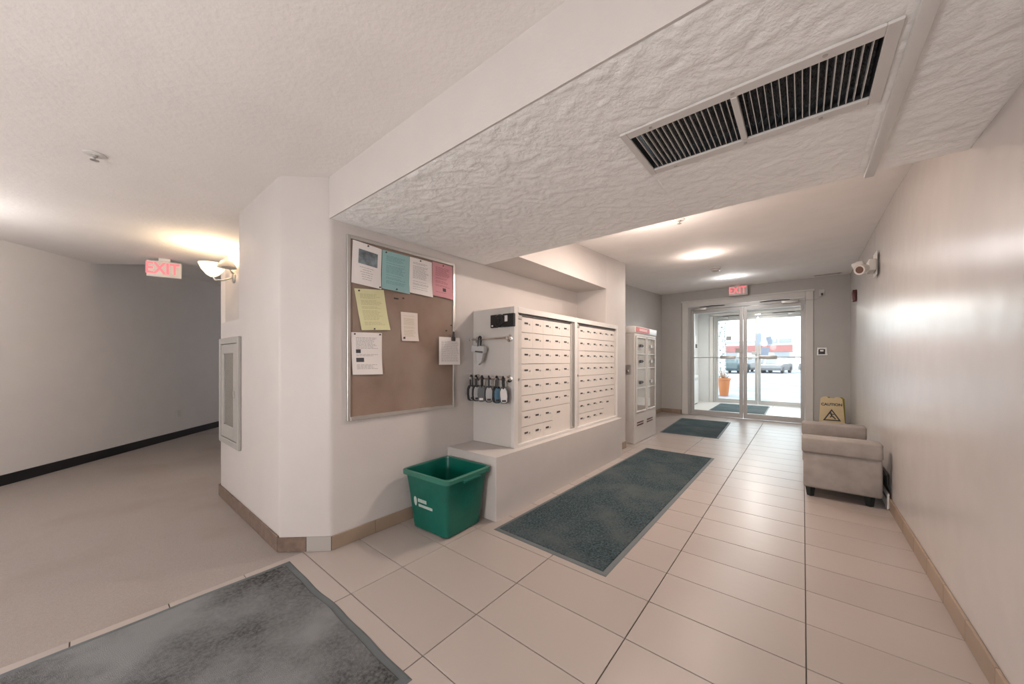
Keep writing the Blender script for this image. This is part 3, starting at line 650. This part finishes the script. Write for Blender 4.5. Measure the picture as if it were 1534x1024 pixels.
shell([(HX+.048, HY+.041, .036, .385), (HX+.062, HY+.055, .04, .388), (HX+.063, HY+.056, .04, .415), (HX+.057, HY+.05, .038, .42), (HX+.044, HY+.037, .034, .42), (HX+.042, HY+.035, .034, .41)], False).build('rim', mat('highlight green rim', (.03, .15, .11), .3), t, True)  # rim highlight put into the colour as a lighter green
M_greenl = mat('pale green bin edge', (.10, .26, .21), .4)
MB().box(HX+.052, HX+.078, -.08, .09, .372, .39, .004, 2).build('handle', M_green, t, True)
M_logo = mat('white bin print', (.42, .50, .46), .6)
# blurred white print: a leaf mark and two rows of letters on the near face
lg = MB()
def face(x, z, lift=.002):
    f_ = (z-.012)/.4; return (x, -(HY+.001+.036*f_)-lift, z)
pts = []
for k in range(14):
    a = 2*math.pi*k/14; pts.append(face(-.118+.016*math.cos(a)*(1+.2*math.sin(a)), .205+.034*math.sin(a)))
lg.bm.faces.new([lg.bm.verts.new(p_) for p_ in pts]); lg.build('leaf_mark', M_logo, t)
tx = bpy.data.materials['white bin print']
lt = MB()
for row, (x0, z0, n_, hh) in enumerate(((-.09, .205, 6, .026), (-.086, .172, 10, .02))):
    x = x0
    for k in range(n_):
        wl = random.uniform(.010, .016)*(1.0 if row == 0 else .9)
        lt.quad(face(x, z0), face(x+wl, z0), face(x+wl, z0+hh), face(x, z0+hh)); x += wl+.0028
lt.build('printed_lines', M_logo, t)['kind'] = 'stuff'

# ---------------------------------------------------------------- tall glazed cabinet
t = thing('display_cabinet', 'tall narrow white metal cabinet with glazed doors and a red header by the pier', 'cabinet', (-1.865, 5.03, 0))
W_, Dp = .95, .30           # runs along y; front faces +x
MB().box(-Dp-.2, -.03, 0, W_, .004, 1.60, .004).build('body', M_offw, t)
f = MB()
for (a, b, c, d) in ((0, .045, .005, 1.60), (W_-.045, W_, .005, 1.60), (.045, W_-.045, .005, .44), (.045, W_-.045, 1.56, 1.60), (.47, .50, .44, 1.56)): f.box(-.0295, 0, a, b, c, d, .002)
f.build('face_frame', M_offw, t)
MB().box(-Dp-.2, .012, -.008, W_+.008, 1.6005, 1.70, .01, 2).build('header', M_white, t, True)
MB().box(.0125, .016, .03, .60, 1.615, 1.688, .001).build('red_panel', M_redband, t)
MB().box(.0165, .018, .14, .48, 1.635, 1.67).build('white_band', mat('pink white band', (.7, .45, .44), .5), t)
for (a, b) in ((.05, .465), (.505, W_-.05)):
    d_ = MB()
    for (p0, p1, c, d) in ((a, a+.022, .445, 1.555), (b-.022, b, .445, 1.555), (a+.022, b-.022, .445, .465), (a+.022, b-.022, 1.535, 1.555)): d_.box(.001, .012, p0, p1, c, d, .002)
    for zz_ in (.80, 1.09, 1.30): d_.box(.001, .010, a+.022, b-.022, zz_-.005, zz_+.005)
    D = d_.build('glazed_door', M_white, t)
    MB().box(.003, .005, a+.022, b-.022, .466, 1.534).build('pane', M_glass, D)
    for zz_ in (.88, 1.19, 1.42):
        MB().box(.006, .022, (a+b)/2-.07, (a+b)/2+.02, zz_-.022, zz_+.022, .003).cyl((.006, (a+b)/2+.05, zz_), (.02, (a+b)/2+.05, zz_), .012, n=10).build('lock', M_slot if a < .2 else M_alu, D)
MB().box(-.0292, -.006, .05, .90, .45, 1.55).build('lining', mat('pale pink lining', (.55, .47, .43), .5), t)
for a in (.10, .52):
    for dz in (0, .035): MB().box(.0005, .004, a, a+.26, .25+dz, .268+dz, .001).build('red_stripe', M_red, t)
MB().box(.0005, .003, W_-.10, W_-.055, 1.16, 1.24).build('label_plate', M_dark, t)
MB().box(-.16, -.05, -.004, -.0005, 1.00, 1.14, .001).build('side_plate', M_alu, t)
MB().lathe([(.02, 0), (.018, .018), (0, .022)], M=Matrix.Translation((-.10, -.0045, 1.05)) @ Matrix.Rotation(R(90), 4, 'X'), n=14).build('side_knob', M_chrome, t, True)

# ---------------------------------------------------------------- bench sofa by the right wall
t = thing('sofa', 'small taupe upholstered bench sofa with padded arms against the right wall', 'sofa', (0, 0, 0))
SX0, SX1, S0, S1 = -.01, .495, 4.06, 5.18
def arm(y0, y1, nm='arm'):
    b = MB().box(SX0+.012, SX1, y0+.012, y1-.012, .085, .40, .02, 3)
    b.build(nm, M_sofa, t, True)
    MB().box(SX0, SX1+.002, y0-.004, y1+.004, .392, .530, .020, 3).build('arm_pad', M_sofa, t, True)
arm(S0, S0+.17); arm(S1-.17, S1)
MB().box(SX0+.02, SX1-.01, S0+.16, S1-.16, .10, .27, .01, 2).build('seat_base', M_sofa, t, True)
MB().box(SX0+.006, SX1-.012, S0+.166, S1-.166, .265, .375, .025, 4).build('seat_cushion', M_sofa, t, True)
for x, y in ((SX0+.06, S0+.07), (SX1-.07, S0+.07), (SX0+.06, S1-.07), (SX1-.07, S1-.07)):
    MB().cyl((x, y, .0008), (x, y, .088), .024, .036, n=4).build('leg', M_sofaleg, t)
# baseboard heater and low wall vent behind it
t = thing('baseboard_heater', 'low white baseboard heater with a dark slot along the wall behind the sofa', 'heater', (XR, 4.4, 0))
MB().box(-.026, -.0125, -.30, .9, .012, .135, .004).build('casing', M_white, t)
MB().box(-.0275, -.0262, -.28, .88, .085, .108).build('slot', M_dark, t)
MB().box(-.025, -.016, -.28, -.20, .0006, .0115).box(-.030, -.016, .8, .88, .0006, .0115).build('foot', M_white, t)
t = thing('wall_vent', 'small dark wall vent above the baseboard heater beside the sofa', 'vent', (XR, 4.45, .21))
MB().box(-.012, -.0005, -.22, .22, -.045, .045, .002).build('frame', M_slot, t)
for k in range(4): MB().box(-.016, -.0122, -.20, .20, -.035+k*.02, -.027+k*.02).build('fin', M_dark, t)

# ---------------------------------------------------------------- wet floor sign
t = thing('caution_sign', 'yellow plastic folding CAUTION wet floor sign standing in the corner by the doors', 'sign', (.36, 7.9, 0), (0, 0, R(4)))
def board(m, par, nm, fy, y0b, y0t):
    pts = [(-.17, 0), (-.12, 0), (-.11, .03), (.11, .03), (.12, 0), (.17, 0), (.135, .57), (.10, .60), (.05, .60), (.04, .58), (-.04, .58), (-.05, .60), (-.10, .60), (-.135, .57)]
    b = MB(); A = [b.bm.verts.new((x, y0b+(y0t-y0b)*z/.6, z+.001)) for x, z in pts]; B_ = [b.bm.verts.new((x, y0b+(y0t-y0b)*z/.6+.012, z+.001)) for x, z in pts]
    b.bm.faces.new(A[::-1]); b.bm.faces.new(B_)
    for k in range(len(pts)): b.bm.faces.new((A[k], A[(k+1) % len(pts)], B_[(k+1) % len(pts)], B_[k]))
    return b.build(nm, m, par)
board(M_yelp, t, 'front_board', 0, -.12, -.02); rb = board(M_yeld, t, 'rear_board', 0, .12, .0)
rb.location.x = .03
tl_ = math.atan2(.10, .6)
def onb(x, z, l=.0015): return Vector((x, -.12+.10*z/.6-l*math.cos(tl_), z+l*math.sin(tl_)))
o = link('lettering', text_mesh('CAUTION', .058, M_inkd, .0004, bold=.0022), t, onb(0, .475)); o.rotation_euler = (R(90)-tl_, 0, 0)
tr = MB()
T = [(-.112, .215), (.112, .215), (0, .405)]; Ti = [(-.082, .232), (.082, .232), (0, .372)]
for k in range(3):
    k2 = (k+1) % 3; tr.quad(onb(*T[k]), onb(*T[k2]), onb(*Ti[k2]), onb(*Ti[k]))
# slipping figure
for seg_ in (((-.01, .335), (.0, .295), .010), ((0, .295), (.028, .268), .009), ((.028, .268), (.045, .242), .008), ((.0, .293), (-.022, .27), .008), ((-.01, .33), (.028, .315), .006), ((-.01, .325), (-.034, .335), .006)):
    a_, b_, r_ = seg_; d_ = (Vector(b_)-Vector(a_)).normalized(); n_ = Vector((-d_.y, d_.x))*r_
    tr.quad(*[onb(*q_) for q_ in (Vector(a_)+n_, Vector(b_)+n_, Vector(b_)-n_, Vector(a_)-n_)])
tr.bm.faces.new([tr.bm.verts.new(onb(-.014+.011*math.cos(a_), .348+.011*math.sin(a_))) for a_ in [2*math.pi*k/10 for k in range(10)]])
tr.build('warning_triangle', M_inkd, t)

# ---------------------------------------------------------------- devices on the walls
t = thing('emergency_light', 'twin head white emergency light high on the right wall', 'light', (XR+.02, 4.95, 2.13))
MB().box(-.075, -.021, -.10, .10, -.055, .055, .008, 2).build('housing', M_offw, t, True)
MB().box(-.0205, -.0203+.001, -.12, .12, -.10, .13).build('back_plate', M_white, t)
for yy, zz_, dr in ((-.10, -.035, Vector((-.62, -.72, -.25))), (.16, .05, Vector((-.80, .35, -.35)))):
    d_ = dr.normalized(); c_ = Vector((-.12, yy, zz_)); q_ = d_.to_track_quat('Z', 'Y').to_matrix().to_4x4()
    Mx = Matrix.Translation(c_) @ q_
    h_ = MB().lathe([(.02, -.05), (.035, -.045), (.045, -.02), (.05, .035), (.046, .04), (.043, .034)], M=Mx, n=24).build('lamp_head', M_white, t, True)
    MB().lathe([(.0, .036), (.02, .036), (.042, .033), (.0, .031)], M=Mx, n=24).build('lens', M_lens, h_, True)
    MB().cyl(c_-d_*.03, (-.05, yy*.4, zz_*.5), .009).build('swivel', M_alu, t)
t = thing('fire_alarm', 'dark red fire alarm sounder on the right wall near the doors', 'alarm', (.615, 7.35, 2.17))
MB().box(-.045, .0, -.06, .06, -.085, .085, .008, 2).build('housing', M_red, t, True)
MB().box(-.052, -.0455, -.022, .022, -.05, .05, .004, 2).build('strobe', mat('alarm strobe lens', (.35, .18, .17), .2), t, True)
t = thing('door_outlet', 'white outlet with a plugged cable high beside the inner doors', 'outlet', (.265, 8.649, 2.45))
MB().box(-.042, .042, -.014, -.0005, -.06, .06, .003).build('plate', M_white, t)
MB().box(-.012, .018, -.04, -.0145, -.045, -.01, .003).build('plug', M_slot, t)
MB().tube([(.003, -.03, -.04), (-.02, -.012, -.08), (-.08, -.01, -.115), (-.15, -.028, -.12), (-.235, -.032, -.11)], .004).build('cord', M_frame, t)
t = thing('card_reader', 'square silver card reader on the grey wall right of the inner doors', 'reader', (.27, 8.649, 1.37))
MB().box(-.075, .075, -.012, -.0005, -.075, .075, .003).build('plate', M_alu, t)
MB().box(-.05, .04, -.03, -.0125, -.05, .045, .005, 2).build('reader', M_dark, t)
MB().box(-.028, .02, -.033, -.0305, .0, .03, .001).build('window', M_alu, t)
# vestibule things
t = thing('intercom_panel', 'white intercom box on the left wall of the vestibule', 'intercom', (-2.419, 11.1, 1.72))
MB().box(.0, .07, -.17, .17, -.19, .19, .01, 2).build('housing', M_white, t, True)
MB().box(.0705, .075, -.10, .12, -.16, -.05, .002).build('keypad', M_slot, t)
t = thing('wall_heater', 'white cabinet heater low on the left wall of the vestibule', 'heater', (-2.4075, 10.4, 0))
MB().box(.0, .14, -.6, .6, .03, .80, .008, 2).build('casing', M_white, t, True); MB().box(.02, .12, -.55, .55, .001, .029).build('plinth', M_slot, t)
MB().box(.1405, .143, -.55, .55, .66, .74, .001).build('vent', M_alu, t)
def glass_sheet(x, z, wd, h, m, label, tilt=0, cat='paper'):
    t = thing('door_notice', label, cat, (x, 11.72+.0365, z), (0, R(tilt), 0))
    MB().box(-wd/2, wd/2, -.001, 0, -h/2, h/2).build('sheet', m, t)
    b = MB()
    for k in range(6): b.box(-wd*.36, wd*(.36-.1*(k % 3)), -.0014, -.0011, h*.36-k*h*.13, h*.39-k*h*.13)
    b.build('printed_lines', M_ink, t)['kind'] = 'stuff'
glass_sheet(-1.64, 1.84, .13, .13, mat('grey sticker', (.30, .29, .28), .7), 'small square grey notice on the left outer glass door')
glass_sheet(-.705, 1.74, .12, .22, M_blue, 'tilted blue notice alone on the right outer glass door', -8)
glass_sheet(-.80, 1.43, .17, .28, M_blue, 'lowest blue grey notice on the right outer glass door', 4)
t = thing('door_notice', 'pale blue strip notice taped on the middle stile of the outer doors', 'paper', (-.93, 11.7385, 1.80)); MB().box(-.055, .055, -.001, 0, -.17, .15).build('sheet', mat('sky blue paper', (.38, .50, .68), .7), t)

# ---------------------------------------------------------------- outdoors
struct(MB().box(-60, 60, 11.9, 95, -.5, -.04).build('ground', M_snow), 'snow dusted parking lot outside the doors', 'ground')
t = thing('far_building', 'white and red commercial building across the snowy parking lot', 'building', (-6, 60, -.04))
MB().box(-12, 5.1, 0, 8, .001, 3.55).build('wall', M_bldg, t)
MB().box(-12, 4.9, -.12, -.001, 2.45, 3.35).build('red_band', M_bred, t)
for x in (-9, -6, -3.0, 3.0): MB().box(x, x+1.6, -.06, -.001, 1.7, 2.35).build('window', M_bwin, t)
MB().box(1.8, 5.0, .4, 7, 3.551, 4.35).build('upper_storey', mat('grey cladding', (.45, .48, .52), .7), t)
for x in (2.0, 3.5): MB().box(x, x+1.3, .33, .399, 3.7, 4.2).build('window', M_bwin, t)
t = thing('grey_warehouse', 'long low pale grey building at the left behind the red one', 'building', (-18, 72, -.04))
MB().box(-12, 12, 0, 8, .001, 4.4).build('wall', mat('pale grey cladding', (.62, .64, .67), .8), t); MB().box(-12.2, 12.2, -.2, 8.2, 4.401, 4.6).build('roof', M_bldg, t)
def car(x, y, rz, m, label):
    t = thing('parked_car', label, 'car', (x, y, -.04), (0, 0, rz))
    body = [(-2.2, .28), (2.15, .28), (2.25, .5), (2.15, .78), (1.2, .92), (-1.6, .95), (-2.2, .88), (-2.28, .5)]
    cab = [(-1.75, .951), (-1.15, 1.42), (.35, 1.44), (1.15, .93)]
    MB().extr(body, 'y', -.88, .88).build('body', m, t)
    MB().extr([(a*1, b) for a, b in cab], 'y', -.72, .72).build('cabin', m, t)
    MB().extr([(-1.5, .99), (-1.08, 1.36), (.28, 1.37), (.85, .99)], 'y', -.735, .735).build('windows', M_bwin, t)
    for sx in (-1.4, 1.4):
        for sy in (-.80, .80): MB().cyl((sx, sy-.1, .321), (sx, sy+.1, .321), .32, n=18).build('wheel', M_tyre, t)
car(-5.4, 42, R(82), M_carb, 'teal sedan parked outside, seen through the left glass doors')
car(-2.1, 45, R(-100), M_carw, 'silver car parked outside, seen through the right glass doors')
car(-3.8, 47, R(85), M_carw, 'silver car parked between the teal sedan and the next silver car outside')
car(1.2, 47.5, R(-70), M_carw, 'silver car farthest right in the lot outside')
t = thing('lot_fence', 'thin metal rail fence along the far side of the parking lot', 'fence', (-3, 52, -.04))
for z in (.5, 1.2): MB().box(-8, 6, -.02, .02, z, z+.05).build('rail', M_alu, t)
for i in range(15): MB().box(-8+i, -7.94+i, -.03, .03, .0, 1.3).build('post', M_alu, t)
t = thing('planter', 'tall orange planter with bare twigs standing just outside the left door', 'planter', (-2.14, 14.3, -.04))
MB().lathe([(.13, .001), (.19, .56), (.21, .57), (.21, .63), (.18, .63), (.17, .6), (0, .59)], n=24).build('pot', M_orange, t, True)
b = MB()
for k in range(26):
    a_ = random.uniform(0, 6.28); r_ = random.uniform(.05, .30); r_ *= .75; b.cyl((r_*.3*math.cos(a_), r_*.3*math.sin(a_), .6), (r_*math.cos(a_), r_*math.sin(a_), random.uniform(.62, .95)), .012, .006, n=5)
b.build('twigs', M_twig, t)['kind'] = 'stuff'
t = thing('stone_column', 'column faced with rounded grey stones outside left of the street doors', 'column', (-2.35, 14.95, -.04))
MB().box(-.14, .14, -.2, .2, .001, 3.2).build('core', M_vest, t)
sm = MB().sphere((0, 0, 0), 1, 1).mesh('stone', M_stone)
for k in range(96):
    o = link('stone', sm, t, (random.uniform(-.12, .13), -.205, .05+k*.032)) if k % 2 else link('stone', sm, t, (.145, random.uniform(-.17, .18), .05+k*.032))
    o.scale = (random.uniform(.03, .05),)*1+(random.uniform(.03, .045), random.uniform(.025, .035))
